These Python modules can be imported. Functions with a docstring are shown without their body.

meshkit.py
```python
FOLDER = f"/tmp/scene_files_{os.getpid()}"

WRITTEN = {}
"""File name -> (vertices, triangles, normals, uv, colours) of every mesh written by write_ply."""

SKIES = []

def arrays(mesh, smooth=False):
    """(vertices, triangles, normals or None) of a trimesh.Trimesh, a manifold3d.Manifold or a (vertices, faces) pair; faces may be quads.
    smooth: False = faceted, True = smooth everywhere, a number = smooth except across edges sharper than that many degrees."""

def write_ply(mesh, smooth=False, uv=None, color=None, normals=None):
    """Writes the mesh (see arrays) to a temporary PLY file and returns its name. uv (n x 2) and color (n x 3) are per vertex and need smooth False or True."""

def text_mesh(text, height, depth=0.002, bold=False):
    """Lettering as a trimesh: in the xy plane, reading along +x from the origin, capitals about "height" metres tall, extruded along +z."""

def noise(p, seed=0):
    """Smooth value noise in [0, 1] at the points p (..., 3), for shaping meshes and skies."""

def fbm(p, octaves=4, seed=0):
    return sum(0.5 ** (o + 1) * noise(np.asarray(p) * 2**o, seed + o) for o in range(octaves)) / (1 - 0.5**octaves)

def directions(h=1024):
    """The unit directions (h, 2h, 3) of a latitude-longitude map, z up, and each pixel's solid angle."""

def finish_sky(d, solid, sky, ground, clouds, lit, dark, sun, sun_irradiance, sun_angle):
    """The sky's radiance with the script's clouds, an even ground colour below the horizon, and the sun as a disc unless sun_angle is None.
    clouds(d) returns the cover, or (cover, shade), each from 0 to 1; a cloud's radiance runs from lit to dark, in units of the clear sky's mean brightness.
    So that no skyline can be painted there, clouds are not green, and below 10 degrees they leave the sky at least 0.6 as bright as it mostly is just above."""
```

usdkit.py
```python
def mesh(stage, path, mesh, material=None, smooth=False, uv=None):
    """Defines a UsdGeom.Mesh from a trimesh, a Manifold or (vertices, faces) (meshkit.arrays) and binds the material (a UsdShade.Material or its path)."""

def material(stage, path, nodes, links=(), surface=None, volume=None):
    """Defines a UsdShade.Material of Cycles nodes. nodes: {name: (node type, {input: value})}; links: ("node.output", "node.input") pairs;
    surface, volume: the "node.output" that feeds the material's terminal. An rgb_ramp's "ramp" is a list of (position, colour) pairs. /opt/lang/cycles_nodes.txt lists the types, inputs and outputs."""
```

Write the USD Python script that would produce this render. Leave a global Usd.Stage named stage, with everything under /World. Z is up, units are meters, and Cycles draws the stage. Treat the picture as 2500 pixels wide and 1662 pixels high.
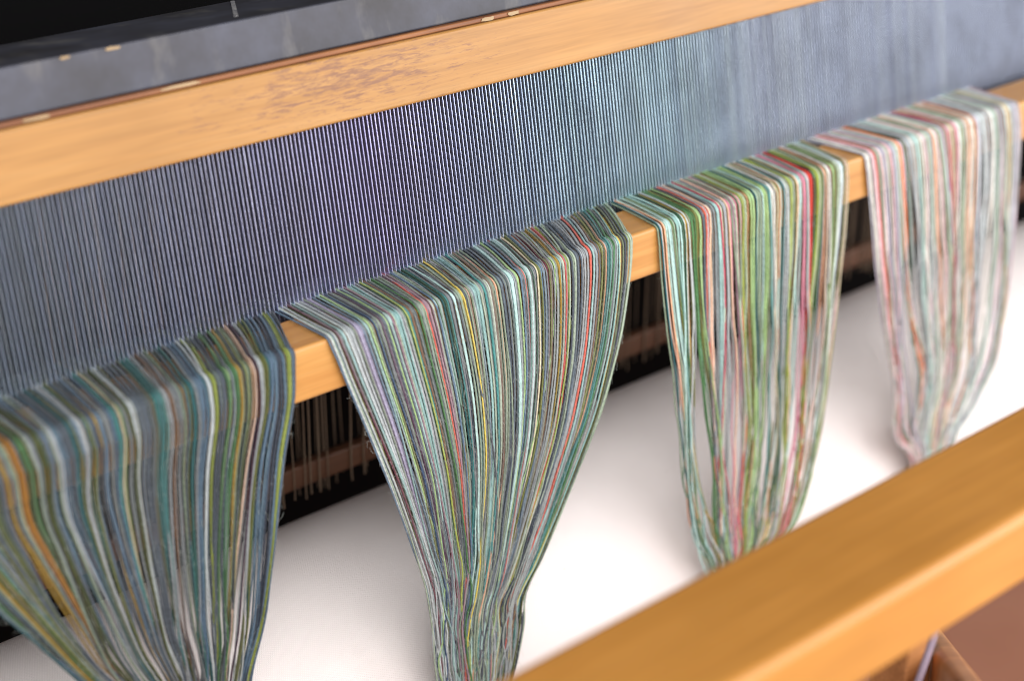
import math
import numpy as np
import trimesh
from scipy.interpolate import PchipInterpolator
from shapely.geometry import Polygon
from pxr import Usd, UsdGeom, UsdLux, UsdShade, Gf, Sdf, Vt
import usdkit
import meshkit

stage = Usd.Stage.CreateInMemory()
UsdGeom.SetStageUpAxis(stage, "Z")
UsdGeom.SetStageMetersPerUnit(stage, 1.0)
UsdGeom.Xform.Define(stage, "/World")
UsdGeom.Scope.Define(stage, "/World/Looks")
rng = np.random.default_rng(7)

# ------------------------------------------------------------------ camera
EYE = 1.11                       # height of the lens above the floor
cam = UsdGeom.Camera.Define(stage, "/World/camera")
R = np.array([[0.7481222, -0.2770150, 0.6029725], [-0.6635610, -0.3122022, 0.6798652], [0.0, -0.9087313, -0.4173817]])
M = np.eye(4)
M[0, :3], M[1, :3], M[2, :3], M[3, :3] = R[:, 0], -R[:, 1], -R[:, 2], (0, 0, EYE)
# the photograph's axes are R's columns: right, down, forward
cam.AddTransformOp().Set(Gf.Matrix4d(*M.ravel().tolist()))
cam.CreateHorizontalApertureAttr(36.0)
cam.CreateVerticalApertureAttr(36.0 * 680 / 1024)
cam.CreateFocalLengthAttr(62.09)
cam.CreateFStopAttr(4.4)
cam.CreateFocusDistanceAttr(0.955)
cam.CreateExposureAttr(0.05)
cam.CreateClippingRangeAttr(Gf.Vec2f(0.02, 100.0))


# ------------------------------------------------------------------ light: a window in front of the loom, to the weaver's right, and an added fill from the left
def rect_light(name, pos, target, w, h, intensity, color):
    l = UsdLux.RectLight.Define(stage, "/World/" + name)
    l.CreateWidthAttr(w)
    l.CreateHeightAttr(h)
    l.CreateIntensityAttr(intensity)
    l.CreateColorAttr(Gf.Vec3f(*color))
    p, t = np.array(pos, float), np.array(target, float)
    z = (p - t) / np.linalg.norm(p - t)
    x = np.cross([0, 0, 1.0], z)
    x /= np.linalg.norm(x)
    y = np.cross(z, x)
    m = np.eye(4)
    m[0, :3], m[1, :3], m[2, :3], m[3, :3] = x, y, z, p
    l.AddTransformOp().Set(Gf.Matrix4d(*m.ravel().tolist()))
    return l


rect_light("window_light", (0.35, -1.65, 2.10), (0.75, 0.65, 0.75), 3.4, 1.7, 7.4, (1.0, 0.985, 0.985))
rect_light("side_window_light", (2.35, -0.70, 1.05), (0.95, 0.65, 0.75), 1.5, 1.8, 5.4, (0.97, 0.98, 1.0))
rect_light("fill_light", (-1.5, -1.0, 1.25), (0.6, 0.65, 0.62), 2.0, 1.8, 2.8, (0.97, 0.985, 1.0))  # added fill lamp to soften the shadows, no source behind it


# ------------------------------------------------------------------ helpers
used = {}


def numbered(parent, name):
    k = used.get((parent, name), 0)
    used[(parent, name)] = k + 1
    return f"{parent}/{name}" + (f"_{k:03d}" if k else "")


def tag(prim, label=None, cat=None, group=None, kind=None):
    for k, v in (("label", label), ("category", cat), ("group", group), ("kind", kind)):
        if v:
            prim.SetCustomDataByKey(k, v)
    return prim


def thing(name, label, cat, group=None, loc=(0, 0, 0)):
    x = UsdGeom.Xform.Define(stage, numbered("/World", name))
    if any(loc):
        x.AddTranslateOp().Set(Gf.Vec3d(*loc))
    return tag(x.GetPrim(), label, cat, group)


def obj(name, mesh, mat, parent=None, smooth=False, uv=None):
    path = numbered(str(parent.GetPath()) if parent else "/World", name)
    return usdkit.mesh(stage, path, mesh, mat, smooth, uv).GetPrim()


def lin(r, g, b):
    return tuple((c / 255 / 12.92) if c / 255 < 0.04045 else ((c / 255 + 0.055) / 1.055) ** 2.4 for c in (r, g, b))


def beam(x0, x1, y0, y1, z0, z1, r=0.002, wob=0.0):
    """A long rounded bar along x; the section has rounded corners; a slight unevenness runs along it."""
    sec = []
    for cy, cz, a0 in ((y1 - r, z1 - r, 0), (y0 + r, z1 - r, 90), (y0 + r, z0 + r, 180), (y1 - r, z0 + r, 270)):
        for k in range(6):
            a = math.radians(a0 + 18 * k)
            sec.append((cy + r * math.cos(a), cz + r * math.sin(a)))
    sec = np.array(sec)
    n = len(sec)
    xs = np.linspace(x0, x1, 60)
    v = np.concatenate([np.column_stack([np.full(n, x), sec]) for x in xs])
    if wob:
        v[:, 1:] += wob * np.column_stack([meshkit.noise(v * [9, 30, 30] + 3), meshkit.noise(v * [9, 30, 30] + 40)])
    i, j = np.meshgrid(np.arange(len(xs) - 1), np.arange(n), indexing="ij")
    a, b = i * n + j, i * n + (j + 1) % n
    f = np.stack([a, b, b + n, a + n], -1).reshape(-1, 4)
    f = np.vstack([f[:, [0, 1, 2]], f[:, [0, 2, 3]]])
    caps = []
    for base, flip in ((0, True), ((len(xs) - 1) * n, False)):
        t = np.array([[base, base + k, base + k + 1] for k in range(1, n - 1)])
        caps.append(t[:, ::-1] if flip else t)
    m = trimesh.Trimesh(v, np.vstack([f] + caps), process=False)
    m.fix_normals()
    return m


def tilt(m, origin, ang):
    """Lean a mesh back about the x axis through the origin point (y, z)."""
    t = trimesh.transformations.rotation_matrix(-ang, [1, 0, 0], [0, *origin])
    m.apply_transform(t)
    return m


# ------------------------------------------------------------------ materials
def mat(name, nodes, links, surface="p.BSDF"):
    return usdkit.material(stage, "/World/Looks/" + name, nodes, links, surface=surface)


def wood(name, dark, mid, light, rough=0.38, stain=False, gscale=1.0):
    nodes = {
        "tc": ("texture_coordinate", {}),
        "geo": ("geometry", {}),
        "map": ("mapping", {"scale": (3.0 * gscale, 70.0 * gscale, 70.0 * gscale)}),
        "g": ("noise_texture", {"scale": 1.6, "detail": 5.0, "roughness": 0.6, "distortion": 0.5}),
        "map2": ("mapping", {"scale": (14.0, 420.0, 420.0)}),
        "fine": ("noise_texture", {"scale": 1.5, "detail": 3.0, "roughness": 0.6}),
        "big": ("noise_texture", {"scale": 9.0, "detail": 3.0}),
        "r": ("rgb_ramp", {"ramp": [(0.28, dark), (0.5, mid), (0.75, light)]}),
        "fr": ("rgb_ramp", {"ramp": [(0.3, (0.80, 0.80, 0.80)), (0.62, (1.05, 1.05, 1.05))]}),
        "br": ("rgb_ramp", {"ramp": [(0.3, (0.88, 0.85, 0.80)), (0.7, (1.08, 1.08, 1.08))]}),
        "m1": ("mix", {"mix_type": "multiply", "fac": 0.55}),
        "m2": ("mix", {"mix_type": "multiply", "fac": 0.7}),
        "b": ("bump", {"strength": 0.12, "distance": 0.0006}),
        "rr": ("map_range", {"from_min": 0.3, "from_max": 0.7, "to_min": rough - 0.07, "to_max": rough + 0.1}),
        "p": ("principled_bsdf", {"roughness": rough, "specular_ior_level": 0.45, "coat_weight": 0.12, "coat_roughness": 0.3}),
    }
    links = [("geo.position", "map.vector"), ("map.vector", "g.vector"), ("geo.position", "map2.vector"), ("map2.vector", "fine.vector"),
             ("geo.position", "big.vector"), ("g.fac", "r.fac"), ("fine.fac", "fr.fac"), ("big.fac", "br.fac"),
             ("r.color", "m1.color1"), ("fr.color", "m1.color2"), ("m1.color", "m2.color1"), ("br.color", "m2.color2"),
             ("fine.fac", "b.height"), ("b.normal", "p.normal"), ("big.fac", "rr.value"), ("rr.result", "p.roughness")]
    last = "m2.color"
    if stain:
        # old grey-brown stains in the varnish, strongest in one stretch of the rail
        nodes |= {
            "sm": ("mapping", {"scale": (40.0, 170.0, 300.0)}),
            "sn": ("noise_texture", {"scale": 2.2, "detail": 6.0, "roughness": 0.72, "distortion": 0.4}),
            "dd": ("vector_math", {"vector_math_type": "distance", "math_type": "distance", "vector2": stain[0]}),
            "ds": ("mapping", {"scale": (1.0, 2.4, 4.5)}),
            "dc": ("mapping", {"scale": (1.0, 2.4, 4.5)}),
            "fall": ("map_range", {"from_min": 0.0, "from_max": stain[1], "to_min": 0.20, "to_max": -0.08, "clamp": True}),
            "sum": ("math", {"math_type": "add"}),
            "sr": ("rgb_ramp", {"ramp": [(0.59, (0, 0, 0)), (0.73, (1, 1, 1))]}),
            "ms": ("mix", {"color2": lin(122, 84, 62)}),
            "sf": ("math", {"math_type": "multiply", "value2": 0.9}),
        }
        c = stain[0]
        nodes["dd"] = ("vector_math", {"math_type": "distance", "vector2": (c[0], c[1] * 2.4, c[2] * 4.5)})
        del nodes["dc"]
        links += [("geo.position", "sm.vector"), ("sm.vector", "sn.vector"), ("geo.position", "ds.vector"), ("ds.vector", "dd.vector1"),
                  ("dd.value", "fall.value"), ("fall.result", "sum.value1"), ("sn.fac", "sum.value2"), ("sum.value", "sr.fac"),
                  ("sr.color", "sf.value1"), ("sf.value", "ms.fac"), (last, "ms.color1")]
        last = "ms.color"
    links.append((last, "p.base_color"))
    return mat(name, nodes, links)


TILT = math.radians(10.12)
ZT = EYE - 0.3618                 # top of the race board
ZB = EYE - 0.3910
YF, YB = 0.650, 0.6833            # race board front and back
YR = 0.6942                       # foot of the reed


def lean(x, u, o):
    """A point at height u up the leaning reed and o out from it towards the weaver."""
    return np.array([x, YR + u * math.sin(TILT) - o * math.cos(TILT), ZT + u * math.cos(TILT) + o * math.sin(TILT)])


W_DARK, W_MID, W_LIGHT = lin(170, 117, 60), lin(186, 135, 74), lin(198, 150, 90)
wood_race = wood("amber_wood_race", W_DARK, W_MID, W_LIGHT, 0.36)
wood_rail = wood("amber_wood_rail", lin(154, 110, 58), lin(166, 121, 66), lin(175, 132, 78), 0.5, stain=(tuple(lean(0.515, 0.109, 0.008)), 0.15))
wood_breast = wood("amber_wood_breast", lin(178, 122, 56), lin(184, 127, 58), lin(190, 133, 64), 0.44)
wood_frame = wood("dark_amber_wood", lin(158, 104, 58), lin(174, 118, 70), lin(190, 132, 82), 0.6)
wood_ledge = wood("red_amber_wood", lin(84, 54, 40), lin(118, 72, 42), lin(158, 104, 58), 0.6)
wood_bar = wood("brown_wood_bar", lin(74, 46, 30), lin(90, 56, 36), lin(102, 66, 44), 0.6)
wood_bare = wood("bare_pale_wood", lin(142, 118, 84), lin(160, 136, 102), lin(178, 154, 120), 0.7)

grey_paint = mat("worn_grey_paint", {
    "geo": ("geometry", {}),
    "n1": ("noise_texture", {"scale": 22.0, "detail": 5.0, "roughness": 0.6}),
    "vm": ("mapping", {"scale": (1.0, 0.5, 0.38)}),
    "n2": ("noise_texture", {"scale": 42.0, "detail": 5.0, "roughness": 0.6, "distortion": 0.15}),
    "n3": ("noise_texture", {"scale": 420.0, "detail": 3.0}),
    "r1": ("rgb_ramp", {"ramp": [(0.3, lin(48, 46, 48)), (0.5, lin(61, 61, 69)), (0.72, lin(75, 77, 89))]}),
    "r2": ("rgb_ramp", {"ramp": [(0.55, (0, 0, 0)), (0.76, (1, 1, 1))]}),
    "f2": ("math", {"math_type": "multiply", "value2": 0.45}),
    "m": ("mix", {"color2": lin(128, 124, 116)}),
    "b": ("bump", {"strength": 0.12, "distance": 0.0004}),
    "p": ("principled_bsdf", {"roughness": 0.52}),
}, [("geo.position", "n1.vector"), ("geo.position", "vm.vector"), ("vm.vector", "n2.vector"), ("geo.position", "n3.vector"), ("n1.fac", "r1.fac"), ("n2.fac", "r2.fac"), ("r2.color", "f2.value1"),
    ("f2.value", "m.fac"), ("r1.color", "m.color1"), ("m.color", "p.base_color"), ("n3.fac", "b.height"), ("b.normal", "p.normal")])


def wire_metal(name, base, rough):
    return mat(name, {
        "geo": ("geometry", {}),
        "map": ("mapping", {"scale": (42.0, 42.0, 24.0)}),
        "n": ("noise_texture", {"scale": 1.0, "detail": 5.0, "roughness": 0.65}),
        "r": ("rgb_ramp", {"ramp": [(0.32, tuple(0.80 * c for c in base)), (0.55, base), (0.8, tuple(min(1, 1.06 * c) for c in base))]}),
        "rr": ("map_range", {"from_min": 0.3, "from_max": 0.7, "to_min": rough + 0.06, "to_max": rough - 0.03}),
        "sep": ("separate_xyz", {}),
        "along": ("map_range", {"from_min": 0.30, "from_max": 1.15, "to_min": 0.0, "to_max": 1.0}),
        # lens colour fringing painted into the steel along the reed, darker far right
        "fringe_tint": ("rgb_ramp", {"ramp": [(0.0, (0.94, 1.0, 1.0)), (0.15, (0.96, 0.93, 1.01)), (0.27, (0.96, 0.87, 1.05)), (0.36, (0.93, 0.97, 1.04)), (0.43, (0.86, 1.01, 1.02)), (0.52, (0.86, 1.02, 1.0)), (0.62, (0.91, 0.94, 0.97)), (1.0, (0.86, 0.88, 0.92))]}),
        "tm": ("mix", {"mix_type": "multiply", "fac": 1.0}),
        "p": ("principled_bsdf", {"metallic": 1.0}),
    }, [("geo.position", "map.vector"), ("map.vector", "n.vector"), ("n.fac", "r.fac"), ("geo.position", "sep.vector"), ("sep.x", "along.value"), ("along.result", "fringe_tint.fac"),
        ("r.color", "tm.color1"), ("fringe_tint.color", "tm.color2"), ("tm.color", "p.base_color"), ("n.fac", "rr.value"), ("rr.result", "p.roughness")])


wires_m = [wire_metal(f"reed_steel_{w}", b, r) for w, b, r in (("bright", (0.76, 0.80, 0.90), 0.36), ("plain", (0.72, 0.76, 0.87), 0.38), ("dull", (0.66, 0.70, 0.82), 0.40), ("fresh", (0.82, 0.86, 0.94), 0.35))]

yarn_m = mat("hand_dyed_yarn", {
    "dye": ("attribute", {"attribute": "dye"}),
    "uv": ("uvmap", {"attribute": "st"}),
    "sep": ("separate_xyz", {}),
    "a": ("math", {"math_type": "multiply", "value2": 2 * 2 * math.pi}),
    "bb": ("math", {"math_type": "multiply", "value2": 2 * math.pi / 0.0040}),
    "s": ("math", {"math_type": "add"}),
    "sin": ("math", {"math_type": "sine"}),
    "h": ("map_range", {"from_min": -1.0, "from_max": 1.0, "to_min": 0.0, "to_max": 1.0}),
    "geo": ("geometry", {}),
    "fz": ("noise_texture", {"scale": 2600.0, "detail": 2.0}),
    "var": ("noise_texture", {"scale": 160.0, "detail": 3.0}),
    "vr": ("rgb_ramp", {"ramp": [(0.3, (0.84, 0.84, 0.84)), (0.7, (1.12, 1.12, 1.12))]}),
    "hm": ("math", {"math_type": "multiply_add", "value2": 0.5}),
    "m": ("mix", {"mix_type": "multiply", "fac": 0.8}),
    "b": ("bump", {"strength": 0.5, "distance": 0.0002}),
    "p": ("principled_bsdf", {"roughness": 0.75, "specular_ior_level": 0.25, "sheen_weight": 0.12, "sheen_roughness": 0.4}),
}, [("uv.UV", "sep.vector"), ("sep.x", "a.value1"), ("sep.y", "bb.value1"), ("a.value", "s.value1"), ("bb.value", "s.value2"), ("s.value", "sin.value1"), ("sin.value", "h.value"),
    ("geo.position", "fz.vector"), ("geo.position", "var.vector"), ("var.fac", "vr.fac"), ("dye.color", "m.color1"), ("vr.color", "m.color2"), ("m.color", "p.base_color"),
    ("fz.fac", "hm.value1"), ("h.result", "hm.value3"), ("hm.value", "b.height"), ("b.normal", "p.normal")])

canvas_m = mat("white_canvas", {
    "uv": ("uvmap", {"attribute": "st"}),
    "wa": ("wave_texture", {"bands_direction": "x", "scale": 0.314 / 0.00125}),
    "wb": ("wave_texture", {"bands_direction": "y", "scale": 0.314 / 0.00125, "distortion": 0.0}),
    "rot": ("mapping", {"rotation": (0, 0, 0.5)}),
    "mx": ("math", {"math_type": "multiply"}),
    "geo": ("geometry", {}),
    "sl": ("noise_texture", {"scale": 900.0, "detail": 2.0}),
    "add": ("math", {"math_type": "add"}),
    "b": ("bump", {"strength": 0.6, "distance": 0.0003}),
    "big": ("noise_texture", {"scale": 14.0, "detail": 3.0}),
    "r": ("rgb_ramp", {"ramp": [(0.3, lin(232, 224, 221)), (0.7, lin(240, 232, 229))]}),
    "sp": ("noise_texture", {"scale": 230.0, "detail": 1.0}),
    "spr": ("rgb_ramp", {"ramp": [(0.175, (0.6, 0.55, 0.48)), (0.20, (1, 1, 1))]}),
    "wr": ("rgb_ramp", {"ramp": [(0.0, (0.80, 0.79, 0.78)), (0.5, (1, 1, 1))]}),
    "m1": ("mix", {"mix_type": "multiply", "fac": 0.35}),
    "m2": ("mix", {"mix_type": "multiply", "fac": 0.6}),
    "p": ("principled_bsdf", {"roughness": 0.85, "specular_ior_level": 0.2, "sheen_weight": 0.1}),
}, [("uv.UV", "rot.vector"), ("rot.vector", "wa.vector"), ("rot.vector", "wb.vector"), ("wa.fac", "mx.value1"), ("wb.fac", "mx.value2"), ("geo.position", "sl.vector"),
    ("mx.value", "add.value1"), ("sl.fac", "add.value2"), ("add.value", "b.height"), ("b.normal", "p.normal"), ("geo.position", "big.vector"), ("big.fac", "r.fac"),
    ("geo.position", "sp.vector"), ("sp.fac", "spr.fac"), ("mx.value", "wr.fac"), ("r.color", "m1.color1"), ("wr.color", "m1.color2"), ("m1.color", "m2.color1"), ("spr.color", "m2.color2"), ("m2.color", "p.base_color")])

cotton_m = mat("tan_heddle_string", {"geo": ("geometry", {}), "n": ("noise_texture", {"scale": 700.0}), "r": ("rgb_ramp", {"ramp": [lin(92, 74, 58), lin(122, 100, 80)]}), "p": ("principled_bsdf", {"roughness": 0.85})},
               [("geo.position", "n.vector"), ("n.fac", "r.fac"), ("r.color", "p.base_color")])
cord_m = mat("lavender_grey_cord", {"uv": ("uvmap", {"attribute": "st"}), "w": ("wave_texture", {"bands_direction": "diagonal", "scale": 60.0}), "r": ("rgb_ramp", {"ramp": [lin(120, 104, 118), lin(176, 160, 176)]}), "p": ("principled_bsdf", {"roughness": 0.8})},
             [("uv.UV", "w.vector"), ("w.fac", "r.fac"), ("r.color", "p.base_color")])
floor_m = mat("terracotta_brown_floor", {"geo": ("geometry", {}), "n": ("noise_texture", {"scale": 6.0, "detail": 5.0}), "r": ("rgb_ramp", {"ramp": [(0.3, lin(148, 98, 76)), (0.7, lin(162, 112, 90))]}), "p": ("principled_bsdf", {"roughness": 0.55})},
              [("geo.position", "n.vector"), ("n.fac", "r.fac"), ("r.color", "p.base_color")])

# ------------------------------------------------------------------ setting
fl = trimesh.creation.box([5.0, 4.0, 0.04])
fl.apply_translation([1.0, 0.6, -0.02])
tag(obj("floor", fl, floor_m), "reddish brown floor far below the loom, out of focus", "floor", kind="structure")

black_m = mat("painted_dark", {"p": ("principled_bsdf", {"base_color": (0.0012, 0.0012, 0.0014), "roughness": 0.95, "specular_ior_level": 0.1})}, [])  # near-black colour stands in for the unlit room behind the loom
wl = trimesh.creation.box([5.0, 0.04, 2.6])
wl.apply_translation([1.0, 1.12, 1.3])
tag(obj("dark_sheet", wl, black_m), "added black sheet standing in for the dark behind the loom", "shade_sheet", kind="structure")

# ------------------------------------------------------------------ beater: race board, top rail and the grey block over it
bt = thing("beater", "amber wooden beater with grey painted cap holding the steel reed", "loom beater", loc=(0, 0, 0))
obj("race_board", beam(0.05, 1.55, YF, YB, ZB, ZT, 0.0022, 0.0002), wood_race, bt, 40)
# ledge of bare edge wood along the top rail, then the rail face
rail = beam(0.05, 1.55, YR - 0.008, YR + 0.030, ZT + 0.0878, ZT + 0.1212, 0.0016, 0.0002)
obj("top_rail", tilt(rail, (YR, ZT), TILT), wood_rail, bt, 40)
rim = beam(0.05, 1.55, YR - 0.0062, YR + 0.028, ZT + 0.1213, ZT + 0.1240, 0.0009, 0.0003)
tag(obj("rail_rim", tilt(rim, (YR, ZT), TILT), wood_ledge, bt, 40), "thin reddish worn edge along the top of the rail")
cap = beam(0.05, 1.55, YR - 0.002, YR + 0.092, ZT + 0.1241, ZT + 0.1472, 0.0012, 0.0004)
obj("grey_cap", tilt(cap, (YR, ZT), TILT), grey_paint, bt, 40)


def chip(pts, depth, plane_o, name="paint_chip", m=None):
    """A flake with an uneven outline, in the plane of the leaning beater face; pts in (x, u)."""
    p = Polygon(pts)
    c = trimesh.creation.extrude_polygon(p, depth)
    v = c.vertices.copy()
    c.vertices = np.array([lean(a, b, plane_o + d) for a, b, d in v])
    obj(name, c, m or wood_bare, bt)


def blob(x0, x1, u0, u1, n=12, seed=0):
    r = np.random.default_rng(seed)
    t = np.linspace(0, 2 * np.pi, n, endpoint=False)
    return [(0.5 * (x0 + x1) + 0.5 * (x1 - x0) * math.copysign(abs(math.cos(a)) ** 0.5, math.cos(a)) * r.uniform(0.8, 1.05), 0.5 * (u0 + u1) + 0.5 * (u1 - u0) * math.copysign(abs(math.sin(a)) ** 0.6, math.sin(a)) * r.uniform(0.65, 1.1)) for a in t]


for k, (x0, x1, u0, u1, o) in enumerate(((0.4085, 0.431, 0.1224, 0.1240, 0.0063), (0.337, 0.352, 0.1222, 0.1239, 0.0063), (0.607, 0.6165, 0.1216, 0.1239, 0.0063), (0.626, 0.6345, 0.1217, 0.1240, 0.0063),
                                        (0.3635, 0.3685, 0.1455, 0.1470, 0.0021), (0.3865, 0.3945, 0.1452, 0.1470, 0.0021))):
    chip(blob(x0, x1, u0, u1, 14, k), 0.0003, o)
scuff_m = mat("pale_grey_scuff", {"geo": ("geometry", {}), "n": ("noise_texture", {"scale": 300.0, "detail": 3.0}), "r": ("rgb_ramp", {"ramp": [(0.35, lin(110, 110, 118)), (0.65, lin(176, 174, 172))]}), "p": ("principled_bsdf", {"roughness": 0.6})},
              [("geo.position", "n.vector"), ("n.fac", "r.fac"), ("r.color", "p.base_color")])
sc = trimesh.creation.box([0.0022, 0.088, 0.0003])
sc.apply_transform(trimesh.transformations.rotation_matrix(-0.545, [0, 0, 1]))
sc.apply_translation([0.492, YR + 0.0525, ZT + 0.1474])
obj("scratch", tilt(sc, (YR, ZT), TILT), scuff_m, bt)

# ------------------------------------------------------------------ reed: every steel wire its own strip
PITCH = 0.00254
reed = thing("reed", "steel reed of thin upright wires held between the amber rails", "loom reed")
X0W, NW = 0.262, 372


def wire_mesh(x, r):
    t, d = 0.00048 * r.uniform(0.95, 1.05), 0.0030
    hs = np.array([[-0.5 * t, 0.0], [-0.5 * t, -d * 0.90], [-0.22 * t, -d], [0.22 * t, -d], [0.5 * t, -d * 0.90], [0.5 * t, 0.0]])
    yaw = r.normal(0, 0.012)
    c, s = math.cos(yaw), math.sin(yaw)
    hs = hs @ np.array([[c, s], [-s, c]])
    x = x + r.normal(0, 0.00003)
    v = []
    for u, dx in ((-0.012, 0.0), (0.045, r.normal(0, 0.00004)), (0.096, 0.0)):
        for a, b in hs:
            v.append(lean(x + a + dx, u, -b - 0.0015))
    f = []
    for lv in (0, 6):
        for k in range(6):
            a, b = lv + k, lv + (k + 1) % 6
            f += [[a, b, b + 6], [a, b + 6, a + 6]]
    m = trimesh.Trimesh(np.array(v), np.array(f), process=False)
    return m


far = []
for k in range(NW):
    m = wire_mesh(X0W + (k + 0.5) * PITCH, rng)
    if k < 300:
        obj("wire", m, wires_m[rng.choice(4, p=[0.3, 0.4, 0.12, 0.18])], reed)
    else:
        far.append(m)
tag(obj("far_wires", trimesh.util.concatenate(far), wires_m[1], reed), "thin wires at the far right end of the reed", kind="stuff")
lo = beam(X0W - 0.02, X0W + NW * PITCH + 0.02, YR - 0.003, YR + 0.006, ZT - 0.020, ZT - 0.010, 0.002)
obj("lower_baulk", tilt(lo, (YR, ZT), TILT), wood_bar, reed, 40)

# ------------------------------------------------------------------ yarn
P = {k: np.array(lin(*v)) for k, v in dict(
    slate=(92, 102, 112), dslate=(66, 74, 88), grey=(128, 134, 136), lgrey=(160, 166, 168), pale=(188, 196, 196), white=(216, 214, 206), blue=(92, 118, 140), dblue=(58, 78, 108), teal=(60, 128, 126), dteal=(36, 92, 96),
    aqua=(142, 182, 178), laqua=(170, 202, 196), sage=(134, 152, 128), lsage=(168, 184, 160), olive=(112, 116, 56), dolive=(82, 88, 46), lime=(152, 166, 72), green=(78, 124, 76), dgreen=(52, 92, 66), lgreen=(160, 192, 130),
    yellow=(206, 184, 72), mustard=(164, 132, 48), ochre=(170, 116, 38), brown=(122, 92, 70), rust=(150, 82, 36), peach=(212, 156, 122), lpeach=(218, 182, 156), orange=(214, 122, 66), coral=(212, 96, 78), red=(196, 52, 38), crimson=(186, 72, 92),
    burg=(98, 34, 50), plum=(78, 52, 72), pink=(206, 132, 150), lpink=(218, 182, 186), lav=(152, 146, 170), llav=(178, 172, 188), cream=(212, 198, 166), mauve=(146, 120, 130)).items()}

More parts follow.
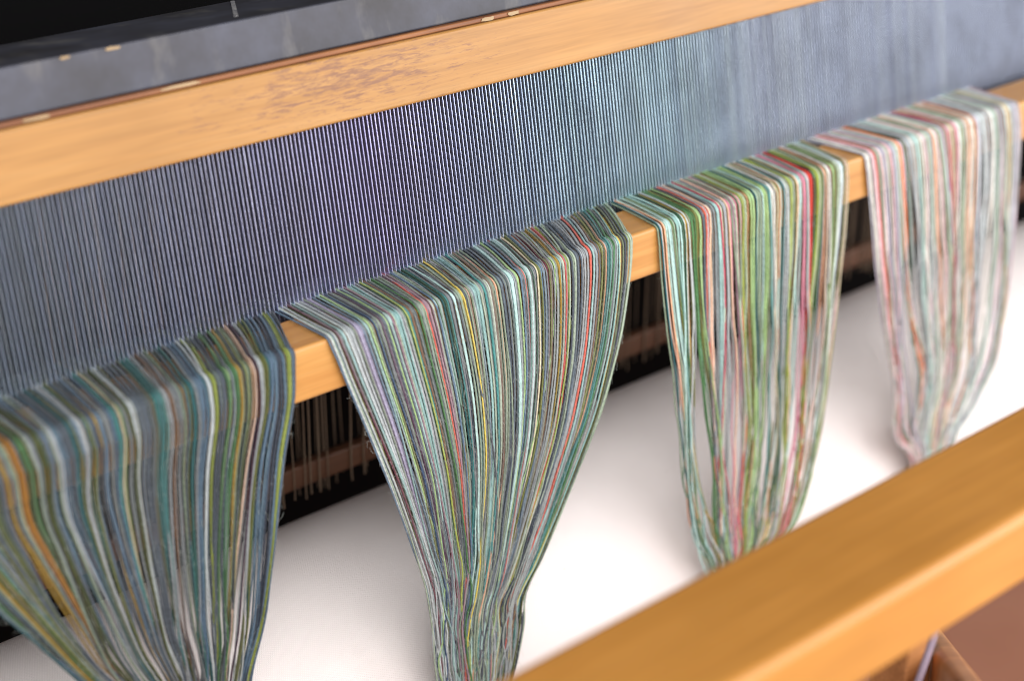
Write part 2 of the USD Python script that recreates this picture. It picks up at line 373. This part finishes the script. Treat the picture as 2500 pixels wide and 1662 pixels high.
SPEC = {
    1: dict(skew=0.45, gaps=((0.24, 0.03, 0.14, 0.018), (0.36, 0.04, 0.17, 0.014)), N=250, reed=(0.2170, 0.4515), front=(0.2260, 0.4350),
            L=[(0.0, 0.2260), (-0.03, 0.2370), (-0.0559, 0.2560), (-0.089, 0.2780), (-0.1282, 0.303), (-0.165, 0.328), (-0.21, 0.345), (-0.30, 0.354), (-0.36, 0.356)],
            Rr=[(0.0, 0.4350), (-0.0191, 0.4335), (-0.0521, 0.4247), (-0.0861, 0.4173), (-0.1324, 0.4062), (-0.1699, 0.3918), (-0.21, 0.383), (-0.30, 0.378), (-0.36, 0.378)],
            base=[("slate", 6), ("dslate", 3), ("grey", 3), ("blue", 5), ("sage", 3), ("lgrey", 2), ("olive", 5), ("teal", 2), ("dteal", 3), ("brown", 1), ("dolive", 4), ("green", 2)],
            feat=[(0.10, "mustard", 3), (0.16, "grey", 3), (0.20, "slate", 4), (0.245, "mustard", 3), (0.28, "ochre", 4), (0.34, "dolive", 4), (0.375, "lgrey", 3), (0.405, "slate", 4), (0.44, "lgrey", 3), (0.48, "mustard", 2), (0.50, "grey", 4), (0.535, "cream", 1), (0.565, "pale", 3), (0.59, "slate", 6), (0.63, "teal", 2), (0.655, "lgrey", 3), (0.68, "grey", 2), (0.70, "mustard", 1),
                  (0.72, "dteal", 3), (0.745, "blue", 4), (0.765, "pale", 2), (0.78, "lime", 3), (0.80, "slate", 4), (0.82, "lgreen", 1), (0.835, "green", 3), (0.85, "mustard", 2), (0.88, "lpeach", 2), (0.893, "plum", 2), (0.903, "pale", 2), (0.917, "olive", 3), (0.94, "blue", 5), (0.958, "dslate", 4), (0.972, "blue", 3), (0.985, "lime", 3), (0.997, "slate", 2)]),
    2: dict(gaps=((0.68, 0.02, 0.16, 0.004), (0.88, 0.12, 0.22, 0.02)), N=270, reed=(0.4540, 0.6885), front=(0.4555, 0.6655),
            L=[(0.0, 0.4550), (-0.0241, 0.4633), (-0.06, 0.4762), (-0.0985, 0.4894), (-0.1443, 0.504), (-0.1695, 0.511), (-0.2294, 0.5172), (-0.28, 0.524), (-0.36, 0.528)],
            Rr=[(0.0, 0.6655), (-0.0464, 0.6591), (-0.0936, 0.6432), (-0.1365, 0.6201), (-0.181, 0.5932), (-0.199, 0.5805), (-0.2191, 0.5780), (-0.2437, 0.5729), (-0.29, 0.560), (-0.36, 0.552)],
            base=[("grey", 6), ("slate", 4), ("sage", 5), ("lgrey", 5), ("aqua", 2), ("blue", 1), ("lsage", 4), ("dslate", 1), ("sage", 3), ("teal", 1), ("dgreen", 1), ("brown", 1), ("blue", 1), ("mauve", 1), ("pale", 2), ("olive", 1)],
            feat=[(0.003, "pale", 1), (0.010, "blue", 1), (0.016, "pale", 1), (0.024, "burg", 2), (0.035, "dolive", 1), (0.06, "lgrey", 5), (0.085, "lav", 4), (0.115, "lgreen", 1), (0.13, "dblue", 2), (0.15, "plum", 2), (0.165, "lgreen", 1), (0.185, "burg", 1), (0.20, "aqua", 3), (0.225, "lime", 1), (0.24, "brown", 2),
                  (0.26, "green", 2), (0.285, "coral", 1), (0.292, "mauve", 3), (0.32, "mustard", 1), (0.34, "dteal", 2), (0.355, "teal", 2), (0.375, "laqua", 3), (0.40, "cream", 1), (0.405, "yellow", 2), (0.425, "lpeach", 1), (0.45, "aqua", 5), (0.475, "teal", 2), (0.51, "peach", 1), (0.53, "slate", 4), (0.55, "dslate", 2), (0.565, "laqua", 3),
                  (0.585, "lgreen", 2), (0.61, "coral", 1), (0.625, "laqua", 2), (0.65, "cream", 1), (0.662, "olive", 3), (0.68, "orange", 1), (0.688, "burg", 2), (0.70, "brown", 1), (0.715, "lgreen", 1), (0.73, "mustard", 3), (0.75, "red", 2), (0.762, "lime", 2), (0.775, "dslate", 3), (0.80, "slate", 6), (0.83, "lgrey", 2), (0.842, "coral", 2), (0.855, "aqua", 2),
                  (0.872, "brown", 1), (0.885, "olive", 3), (0.90, "peach", 1), (0.915, "teal", 3), (0.93, "green", 2), (0.945, "laqua", 2), (0.955, "yellow", 1), (0.965, "dolive", 2), (0.98, "olive", 2), (0.99, "lgreen", 1), (0.997, "lsage", 1)]),
    3: dict(gaps=((0.15, 0.07, 0.25, 0.036), (0.62, 0.12, 0.30, 0.03), (0.36, 0.10, 0.22, 0.02)), N=165, reed=(0.6915, 0.8665), front=(0.6860, 0.8580),
            L=[(0.0, 0.6855), (-0.0417, 0.6907), (-0.0917, 0.6989), (-0.1385, 0.7071), (-0.1807, 0.7154), (-0.2235, 0.7277), (-0.2441, 0.7394), (-0.29, 0.757), (-0.36, 0.766)],
            Rr=[(0.0, 0.8580), (-0.0358, 0.8588), (-0.0796, 0.8555), (-0.1403, 0.8518), (-0.1877, 0.8470), (-0.2326, 0.833), (-0.265, 0.812), (-0.31, 0.795), (-0.36, 0.790)],
            base=[("lsage", 5), ("sage", 5), ("olive", 3), ("lgrey", 4), ("grey", 2), ("laqua", 2), ("aqua", 2), ("olive", 2), ("pale", 3), ("lgreen", 2), ("green", 1), ("lpeach", 1)],
            feat=[(0.005, "dteal", 1), (0.02, "peach", 2), (0.045, "laqua", 4), (0.085, "aqua", 3), (0.11, "dgreen", 3), (0.13, "mustard", 1), (0.16, "green", 4), (0.19, "lgreen", 2), (0.205, "slate", 3), (0.225, "coral", 2), (0.235, "red", 1), (0.265, "grey", 4), (0.30, "crimson", 1), (0.315, "lgrey", 3), (0.345, "pink", 2), (0.365, "mauve", 2), (0.38, "pink", 2), (0.395, "coral", 1),
                  (0.415, "lime", 3), (0.44, "peach", 1), (0.455, "lgreen", 3), (0.48, "dteal", 2), (0.505, "sage", 4), (0.53, "lgreen", 2), (0.555, "teal", 1), (0.57, "white", 2), (0.59, "cream", 2), (0.61, "peach", 1), (0.63, "dteal", 2), (0.645, "pale", 2), (0.67, "lime", 4), (0.70, "olive", 2), (0.715, "laqua", 2), (0.74, "pink", 4), (0.765, "lpink", 2), (0.78, "red", 3), (0.795, "burg", 1),
                  (0.815, "lime", 3), (0.84, "olive", 2), (0.86, "peach", 2), (0.88, "white", 2), (0.895, "crimson", 1), (0.91, "lgreen", 3), (0.935, "lsage", 3), (0.955, "pale", 2), (0.97, "slate", 1), (0.982, "lpink", 2), (0.995, "cream", 1)]),
    4: dict(gaps=((0.17, 0.10, 0.25, 0.07), (0.66, 0.11, 0.30, 0.035), (0.40, 0.05, 0.2, 0.02)), N=165, reed=(0.8705, 1.0480), front=(0.8740, 1.0440),
            L=[(0.0, 0.8735), (-0.0418, 0.8833), (-0.0805, 0.892), (-0.1434, 0.9122), (-0.1812, 0.9272), (-0.2162, 0.932), (-0.2429, 0.9562), (-0.30, 0.972), (-0.36, 0.976)],
            Rr=[(0.0, 1.0440), (-0.0134, 1.0478), (-0.0848, 1.0535), (-0.1355, 1.0545), (-0.1865, 1.0500), (-0.2248, 1.027), (-0.2417, 1.0032), (-0.30, 0.995), (-0.36, 0.993)],
            base=[("pale", 6), ("white", 3), ("lgrey", 7), ("lsage", 4), ("laqua", 2), ("llav", 2), ("lpeach", 2), ("lpink", 2), ("sage", 2), ("cream", 3)],
            feat=[(0.01, "white", 2), (0.035, "lpink", 3), (0.05, "coral", 2), (0.075, "dgreen", 1), (0.10, "llav", 3), (0.14, "lpink", 2), (0.165, "lgrey", 3), (0.20, "orange", 3), (0.225, "dgreen", 1), (0.26, "lgrey", 4), (0.30, "laqua", 3), (0.34, "white", 3), (0.38, "lsage", 3), (0.41, "peach", 2), (0.45, "lsage", 3), (0.48, "mauve", 2), (0.50, "crimson", 3), (0.53, "cream", 3), (0.56, "pink", 3),
                  (0.60, "lsage", 4), (0.64, "lpeach", 4), (0.68, "orange", 1), (0.70, "llav", 3), (0.75, "pale", 6), (0.80, "white", 3), (0.85, "llav", 3), (0.88, "mauve", 2), (0.905, "mustard", 2), (0.93, "pale", 3), (0.96, "lav", 2), (0.985, "llav", 2)]),
}
LABEL = {1: "leftmost bundle of slate blue, grey and olive warp yarn over the lower rail",
         2: "sharp middle bundle of grey, teal and green warp yarn gathered into a tail",
         3: "warp yarn bundle striped lime green, pink and coral, beside the pale one",
         4: "pale grey and pink warp yarn bundle, farthest right on the lower rail"}
RAD = 0.00051
SIDES = 6


def dye_primvar(prim, cols):
    UsdGeom.PrimvarsAPI(prim).CreatePrimvar("dye", Sdf.ValueTypeNames.Color3fArray, "vertex").Set(Vt.Vec3fArray.FromNumpy(cols.astype(np.float32)))


def tube(pts, rad, sides=SIDES):
    p = np.asarray(pts, float)
    t = np.gradient(p, axis=0)
    t /= np.linalg.norm(t, axis=1, keepdims=True) + 1e-12
    a = np.cross(t, [1.0, 0, 0])
    a /= np.linalg.norm(a, axis=1, keepdims=True) + 1e-12
    b = np.cross(t, a)
    ang = np.linspace(0, 2 * np.pi, sides + 1)
    rad = np.broadcast_to(rad, (len(p),))
    v = p[:, None] + rad[:, None, None] * (np.cos(ang)[None, :, None] * a[:, None] + np.sin(ang)[None, :, None] * b[:, None])
    n = sides + 1
    i, j = np.meshgrid(np.arange(len(p) - 1), np.arange(sides), indexing="ij")
    q = np.stack([i * n + j, i * n + j + 1, (i + 1) * n + j + 1, (i + 1) * n + j], -1).reshape(-1, 4)
    f = np.vstack([q[:, [0, 1, 2]], q[:, [0, 2, 3]]])
    s = np.concatenate([[0], np.cumsum(np.linalg.norm(np.diff(p, axis=0), axis=1))])
    uv = np.stack([np.broadcast_to(ang / (2 * np.pi), (len(p), n)), np.broadcast_to(s[:, None], (len(p), n))], -1).reshape(-1, 2)
    nv = (np.cos(ang)[None, :, None] * a[:, None] + np.sin(ang)[None, :, None] * b[:, None]).reshape(-1, 3)
    return v.reshape(-1, 3), f, uv, nv, s


def smooth_noise(r, n, knots):
    """n samples of a smooth random line of about unit size."""
    k = r.normal(0, 1, knots)
    return PchipInterpolator(np.linspace(0, 1, knots), k)(np.linspace(0, 1, n))


def dyes(spec, r):
    N = spec["N"]
    names, w = zip(*spec["base"])
    w = np.array(w, float) / sum(w)
    idx, i = [None] * N, 0
    while i < N:
        run = int(r.choice([1, 1, 1, 1, 2, 2, 3]))
        c = names[r.choice(len(names), p=w)]
        for k in range(i, min(N, i + run)):
            idx[k] = c
        i += run
    for u, c, cnt in spec["feat"]:
        k0 = int(round(u * (N - 1) - (cnt - 1) / 2))
        for k in range(max(0, k0), min(N, k0 + cnt)):
            idx[k] = c
    return idx, names, w


def build_bundle(b):
    spec = SPEC[b]
    r = np.random.default_rng(100 + b)
    t = thing("warp_bundle", LABEL[b], "yarn bundle", "bundles of warp yarn hanging over the lower rail")
    N = spec["N"]
    L = PchipInterpolator(*np.array(sorted(spec["L"])).T)
    Rr = PchipInterpolator(*np.array(sorted(spec["Rr"])).T)
    names, bn, bw = dyes(spec, r)
    dz = np.concatenate([np.linspace(0.0, 0.30, 38)[1:], [0.315, 0.33]])
    width = Rr(-dz) - L(-dz)
    # clumps: neighbouring yarns drift together as they hang
    clump = [smooth_noise(r, N, max(6, N // 9)) for _ in range(3)]
    clump2 = [smooth_noise(r, N, max(6, N // 5)) for _ in range(3)]
    gapw = r.uniform(*((0.55, 1.3) if b > 2 else (0.0, 1.3)), N)
    slack = np.where(r.random(N) < 0.06, r.normal(0, 0.0055, N), 0.0)
    tail = r.normal(0, 1, N)
    loose = {1: 0.85, 2: 0.45, 3: 1.5, 4: 1.75}[b]
    layer_s = smooth_noise(r, N, N // 3)
    paths = []
    for i in range(N):
        u = (i + 0.5) / N
        xr = spec["reed"][0] + (spec["reed"][1] - spec["reed"][0]) * u
        k = math.floor((xr - X0W) / PITCH)
        xr = X0W + (k + 1.0) * PITCH + (-0.0005, 0.0, 0.0005)[i % 3]
        xf = spec["front"][0] + (spec["front"][1] - spec["front"][0]) * u + r.normal(0, 0.00025)
        lay = (0.0, 1.3, 0.65)[i % 3] + r.uniform(0, 0.9)          # which layer it rides in
        rim = min(1.0, 0.15 + 9 * min(u, 1 - u))
        h = RAD * (1.3 + 1.5 * lay) + 0.0013 * rim * (0.75 + 0.25 * math.tanh(layer_s[i]))
        rho = max(0.0026 + h, (0.80 + 0.12 * r.random()) * (1.414 * h - RAD) / 0.414)
        h0 = RAD * (1.15 + 1.3 * lay)
        yc, zc = YF + rho - h, ZT + h - rho
        pts = [(xr, YR + 0.022, ZT + h0 - 0.002), (xr, YR + 0.006, ZT + h0)]
        sag = r.normal(0, 0.0003)
        for s in np.linspace(0, 1, 6):
            e = s ** 1.15
            y = YR * (1 - s) + yc * s
            pts.append((xr * (1 - e) + xf * e, y, ZT + h0 * (1 - s) + h * s + sag * math.sin(math.pi * s)))
        slope = float(np.clip((L(-0.035) + (Rr(-0.035) - L(-0.035)) * u - xf) / 0.035, -0.6, 0.6))
        xe, drop = xf + slope * rho * 0.6, ZT - zc
        for a in np.linspace(0, 90, 7)[1:]:
            a = math.radians(a)
            pts.append((xf + slope * rho * 0.6 * (1 - math.cos(a)), yc - rho * math.sin(a), zc + rho * math.cos(a)))
        y0, z0 = YF - h, zc
        amp = 0.0011 * loose
        w1, w2 = smooth_noise(r, len(dz), 9), smooth_noise(r, len(dz), 7)
        wy = smooth_noise(r, len(dz), 8)
        wv = smooth_noise(r, len(dz), 16)
        for q, d in enumerate(dz):
            g = min(1.0, d / 0.09)
            cl = 0.0
            for m_, cc in enumerate(clump):
                cl += cc[i] * max(0.0, 1 - abs(d / 0.30 * 2 - m_))
            c2 = 0.0
            for m_, cc in enumerate(clump2):
                c2 += cc[i] * max(0.0, 1 - abs(d / 0.30 * 2 - m_))
            edge = min(1.0, 14 * min(u, 1 - u) + 0.12)
            dd = min(0.355, d + drop)
            ww = float(Rr(-dd) - L(-dd))
            du = 0.0
            for gu, d0, d1, ga in spec.get("gaps", ()):
                if d0 < d < d1:
                    du += gapw[i] * ga * math.sin(math.pi * (d - d0) / (d1 - d0)) ** 2 * math.copysign(math.exp(-abs(u - gu) / 0.10), u - gu) * min(1.0, 8 * min(u, 1 - u))
            off = ww * du + (0.0026 * cl + 0.0013 * c2) * loose * g * edge * min(1.0, ww / 0.10 + 0.2)
            # a dead straight fan becomes a soft one: yarns hang straight first, then draw in
            k_ = spec.get('skew', 0.0) * min(1.0, max(0.0, (d - 0.01) / 0.11))
            x = float(L(-dd)) + ww * u ** (1 + k_) + off + slack[i] * (0.25 + 0.75 * edge) * (0.5 if b == 1 else 1.0) * math.sin(math.pi * min(1.0, d / 0.26)) ** 2 + amp * 0.45 * w1[q] * g * edge + (0.0015 * wv[q] + 0.0024 * tail[i]) * min(1.0, max(0.0, (d - 0.09) / 0.12)) ** 1.3 * (0.5 + 0.5 * edge)
            # where the bundle narrows the yarns pile up
            pile = min(0.010, max(0.0, N * 2 * RAD / max(ww, 0.02) * RAD * 1.1 - RAD))
            y = y0 - 0.0006 - 0.006 * g * 0.35 - pile * (0.5 + 0.42 * np.clip(layer_s[i] + 0.5 * wy[q] * 0.4, -1.2, 1.2)) - abs(0.0010 * wy[q]) * g * loose * 0.6
            z = zc - d
            f = min(1.0, d / 0.02)
            f = f * f * (3 - 2 * f)
            x = (xe + slope * d) * (1 - f) + x * f
            pts.append((x, y, z))
        pts = np.array(pts)
        pts[-1, 2] -= r.uniform(0, 0.02)
        # a finer, smooth path
        s0 = np.concatenate([[0], np.cumsum(np.linalg.norm(np.diff(pts, axis=0), axis=1))])
        fine = np.concatenate([s0[:14], np.linspace(s0[14], s0[-1], 62)])
        pts = PchipInterpolator(s0, pts)(fine)
        paths.append(pts)
        v, f, uv, nv, s = tube(pts, RAD * r.uniform(0.88, 1.1) * (1.05 if b == 1 else 1.0))
        uv[:, 1] += r.uniform(0, 0.01)
        # hand-dyed: the colour slides along the length
        c0 = P[names[i]]
        others = [P[bn[r.choice(len(bn), p=bw)]] for _ in range(2)]
        feature = any(abs(u - fu) * N <= cnt / 2 + 0.5 for fu, _, cnt in spec["feat"])
        k1 = np.clip(smooth_noise(r, len(pts), 6) * 0.5 - 0.15, 0, 1) * (0.35 if feature else 0.8)
        k2 = np.clip(smooth_noise(r, len(pts), 5) * 0.5 - 0.25, 0, 1) * (0.2 if feature else 0.6)
        col = c0[None] * (1 - k1[:, None]) + others[0][None] * k1[:, None]
        col = col * (1 - k2[:, None]) + others[1][None] * k2[:, None]
        g_ = col.mean(axis=1, keepdims=True)
        col = col + (g_ - col) * (0.08 if feature else r.uniform(0.1, 0.42)) * {1: 0.6, 2: 1.0, 3: 0.5, 4: 0.3}[b]
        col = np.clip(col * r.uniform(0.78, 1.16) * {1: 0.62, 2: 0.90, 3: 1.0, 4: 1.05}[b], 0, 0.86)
        path = numbered(str(t.GetPath()), "yarn")
        m = UsdGeom.Mesh.Define(stage, path)
        m.CreatePointsAttr(Vt.Vec3fArray.FromNumpy(v.astype(np.float32)))
        m.CreateFaceVertexCountsAttr(Vt.IntArray.FromNumpy(np.full(len(f), 3, np.int32)))
        m.CreateFaceVertexIndicesAttr(Vt.IntArray.FromNumpy(f.astype(np.int32).ravel()))
        m.CreateSubdivisionSchemeAttr("none")
        m.CreateNormalsAttr(Vt.Vec3fArray.FromNumpy(nv.astype(np.float32)))
        m.SetNormalsInterpolation("vertex")
        UsdGeom.PrimvarsAPI(m).CreatePrimvar("st", Sdf.ValueTypeNames.TexCoord2fArray, "vertex").Set(Vt.Vec2fArray.FromNumpy(uv.astype(np.float32)))
        dye_primvar(m, np.repeat(col, SIDES + 1, axis=0))
        UsdShade.MaterialBindingAPI.Apply(m.GetPrim()).Bind(yarn_m)
    return t, paths


fuzz_m = mat("yarn_fuzz", {"p": ("principled_bsdf", {"base_color": lin(176, 182, 176), "roughness": 0.9, "specular_ior_level": 0.1})}, [])


def add_fuzz(t, paths, r, count):
    """Fine loose fibres standing off the yarns."""
    pts, n = [], 0
    for _ in range(count):
        p = paths[r.integers(len(paths))]
        k = r.integers(16, len(p) - 3)
        f = r.random()
        a = p[k] * (1 - f) + p[k + 1] * f
        d = p[k + 1] - p[k]
        d = d / np.linalg.norm(d)
        side = r.normal(0, 1, 3)
        side -= d * (side @ d)
        side /= np.linalg.norm(side)
        ln = r.uniform(0.0015, 0.0055)
        b0 = a + side * RAD * 0.8
        b1 = b0 + side * ln * 0.35 + d * ln * r.uniform(-0.5, 0.5)
        b2 = b1 + side * ln * r.uniform(0.0, 0.4) + d * ln * r.uniform(-0.8, 0.8)
        pts += [b0, b1, b2, b2 + (b2 - b1) * 0.3]
        n += 1
    c = UsdGeom.BasisCurves.Define(stage, str(t.GetPath()) + "/fuzz")
    c.CreateTypeAttr("linear")
    c.CreatePointsAttr(Vt.Vec3fArray.FromNumpy(np.array(pts, np.float32)))
    c.CreateCurveVertexCountsAttr(Vt.IntArray.FromNumpy(np.full(n, 4, np.int32)))
    c.CreateWidthsAttr(Vt.FloatArray.FromNumpy(np.full(len(pts), 0.00007, np.float32)))
    c.SetWidthsInterpolation("vertex")
    UsdShade.MaterialBindingAPI.Apply(c.GetPrim()).Bind(fuzz_m)
    tag(c.GetPrim(), kind="stuff")


for b in (1, 2, 3, 4):
    t_, paths_ = build_bundle(b)
    add_fuzz(t_, paths_, np.random.default_rng(500 + b), 12000 if b == 2 else 4000)

# ------------------------------------------------------------------ roll of white canvas below
RC, YC, ZC = 0.090, 0.748, EYE - 0.635
roll = thing("cloth_roll", "thick roll of white canvas behind the hanging yarn, under the beater", "cloth roll", loc=(0, 0, 0))
nu, nv_ = 160, 120
xs, an = np.linspace(-0.05, 1.6, nu), np.linspace(0, 2 * np.pi, nv_ + 1)
gx, ga = np.meshgrid(xs, an, indexing="ij")
pos0 = np.stack([gx, YC - RC * np.cos(ga), ZC + RC * np.sin(ga)], -1).reshape(-1, 3)
dr = (0.0022 * meshkit.noise(pos0 * [4, 9, 9] + 2)).reshape(gx.shape) if True else 0
dr[:, -1] = dr[:, 0]
rr = RC + dr
v = np.stack([gx, YC - rr * np.cos(ga), ZC + rr * np.sin(ga)], -1).reshape(-1, 3)
i, j = np.meshgrid(np.arange(nu - 1), np.arange(nv_), indexing="ij")
q = np.stack([i * (nv_ + 1) + j, i * (nv_ + 1) + j + 1, (i + 1) * (nv_ + 1) + j + 1, (i + 1) * (nv_ + 1) + j], -1).reshape(-1, 4)
cm = trimesh.Trimesh(v, np.vstack([q[:, [0, 1, 2]], q[:, [0, 2, 3]]]), process=False)
if (cm.face_normals[0] @ (cm.triangles_center[0] - [cm.triangles_center[0][0], YC, ZC])) < 0:
    cm.invert()
obj("canvas", cm, canvas_m, roll, True, uv=np.stack([gx, ga * RC], -1).reshape(-1, 2))
core = trimesh.creation.cylinder(0.03, 1.75, sections=32)
core.apply_transform(trimesh.transformations.rotation_matrix(math.pi / 2, [0, 1, 0]))
core.apply_translation([0.775, YC, ZC])
obj("core_beam", core, wood_bar, roll, 40)

# ------------------------------------------------------------------ heddle shafts in the dark behind the beater
for sidx, (yy, ztop, lab) in enumerate(((0.8125, 0.0, "brown heddle bar with tan strings, the nearer one in the dark behind the lower rail"), (0.842, -0.018, "brown heddle bar with tan strings, the deeper one, half hidden in the dark"))):
    sh = thing("heddle_shaft", lab, "heddle shaft")
    z1 = EYE - 0.5315 + ztop
    obj("lower_bar", beam(0.15, 1.5, yy, yy + 0.007, z1 - 0.0155, z1, 0.0015), wood_bar, sh, 40)
    obj("upper_bar", beam(0.15, 1.5, yy, yy + 0.007, z1 + 0.26, z1 + 0.276, 0.0015), wood_bar, sh, 40)
    x = 0.40
    while x < 1.22:
        x += float(rng.choice([0.0025, 0.004, 0.007, 0.010, 0.013]))
        dx = rng.normal(0, 0.002)
        side = -1.1e-3 if rng.random() < 0.7 else 8.1e-3
        low = z1 - 0.0155 - rng.uniform(0.004, 0.0095)
        pts = [(x + dx * 0.4, yy + side * 1.0, low), (x + dx * 0.3, yy + side, z1 - 0.006), (x + dx, yy + side, z1 + 0.09), (x - dx, yy + side, z1 + 0.20), (x, yy + side, z1 + 0.27)]
        v_, f_, _, n_, _ = tube(PchipInterpolator(range(5), np.array(pts))(np.linspace(0, 4, 9)), 0.00055 * rng.uniform(0.8, 1.2), 5)
        obj("heddle", (v_, f_), cotton_m, sh, True)

# ------------------------------------------------------------------ loom frame: breast beam in the foreground, post and brace under it
fr = thing("loom_frame", "amber wooden breast beam of the loom, blurred across the lower right corner", "loom frame")
obj("breast_beam", beam(0.0, 1.7, 0.3235, 0.382, EYE - 0.3955, EYE - 0.36, 0.0045, 0.0003), wood_breast, fr, 40)
post = beam(0, 0.62, -0.011, 0.011, -0.011, 0.011, 0.002)
post.apply_transform(trimesh.transformations.rotation_matrix(math.pi / 2, [0, 1, 0]))
post.apply_translation([0.632, 0.42, EYE - 0.42])
tag(obj("post", post, wood_frame, fr, 40), "orange brown post below the breast beam")


def bar_between(a, b, w, h):
    a, b = np.array(a, float), np.array(b, float)
    m = beam(0, np.linalg.norm(b - a), -w / 2, w / 2, -h, 0.0, 0.005)
    x = (b - a) / np.linalg.norm(b - a)
    y = np.cross([0, 0, 1.0], x)
    y /= np.linalg.norm(y)
    z = np.cross(x, y)
    T = np.eye(4)
    T[:3, 0], T[:3, 1], T[:3, 2], T[:3, 3] = x, y, z, a
    m.apply_transform(T)
    return m


tag(obj("brace", bar_between((0.76, 0.50, EYE - 0.575), (0.56, 0.33, EYE - 0.45), 0.014, 0.045), wood_frame, fr, 40), "slanting brown brace under the breast beam")
v_, f_, uv_, n_, _ = tube([(0.60, 0.372, EYE - 0.40), (0.598, 0.380, EYE - 0.455), (0.590, 0.385, EYE - 0.50), (0.58, 0.39, EYE - 0.56), (0.57, 0.40, EYE - 0.66)], 0.0018, 8)
tag(obj("tie_cord", (v_, f_), cord_m, None, True, uv=uv_), "lavender grey twisted cord hanging below the breast beam", "cord")
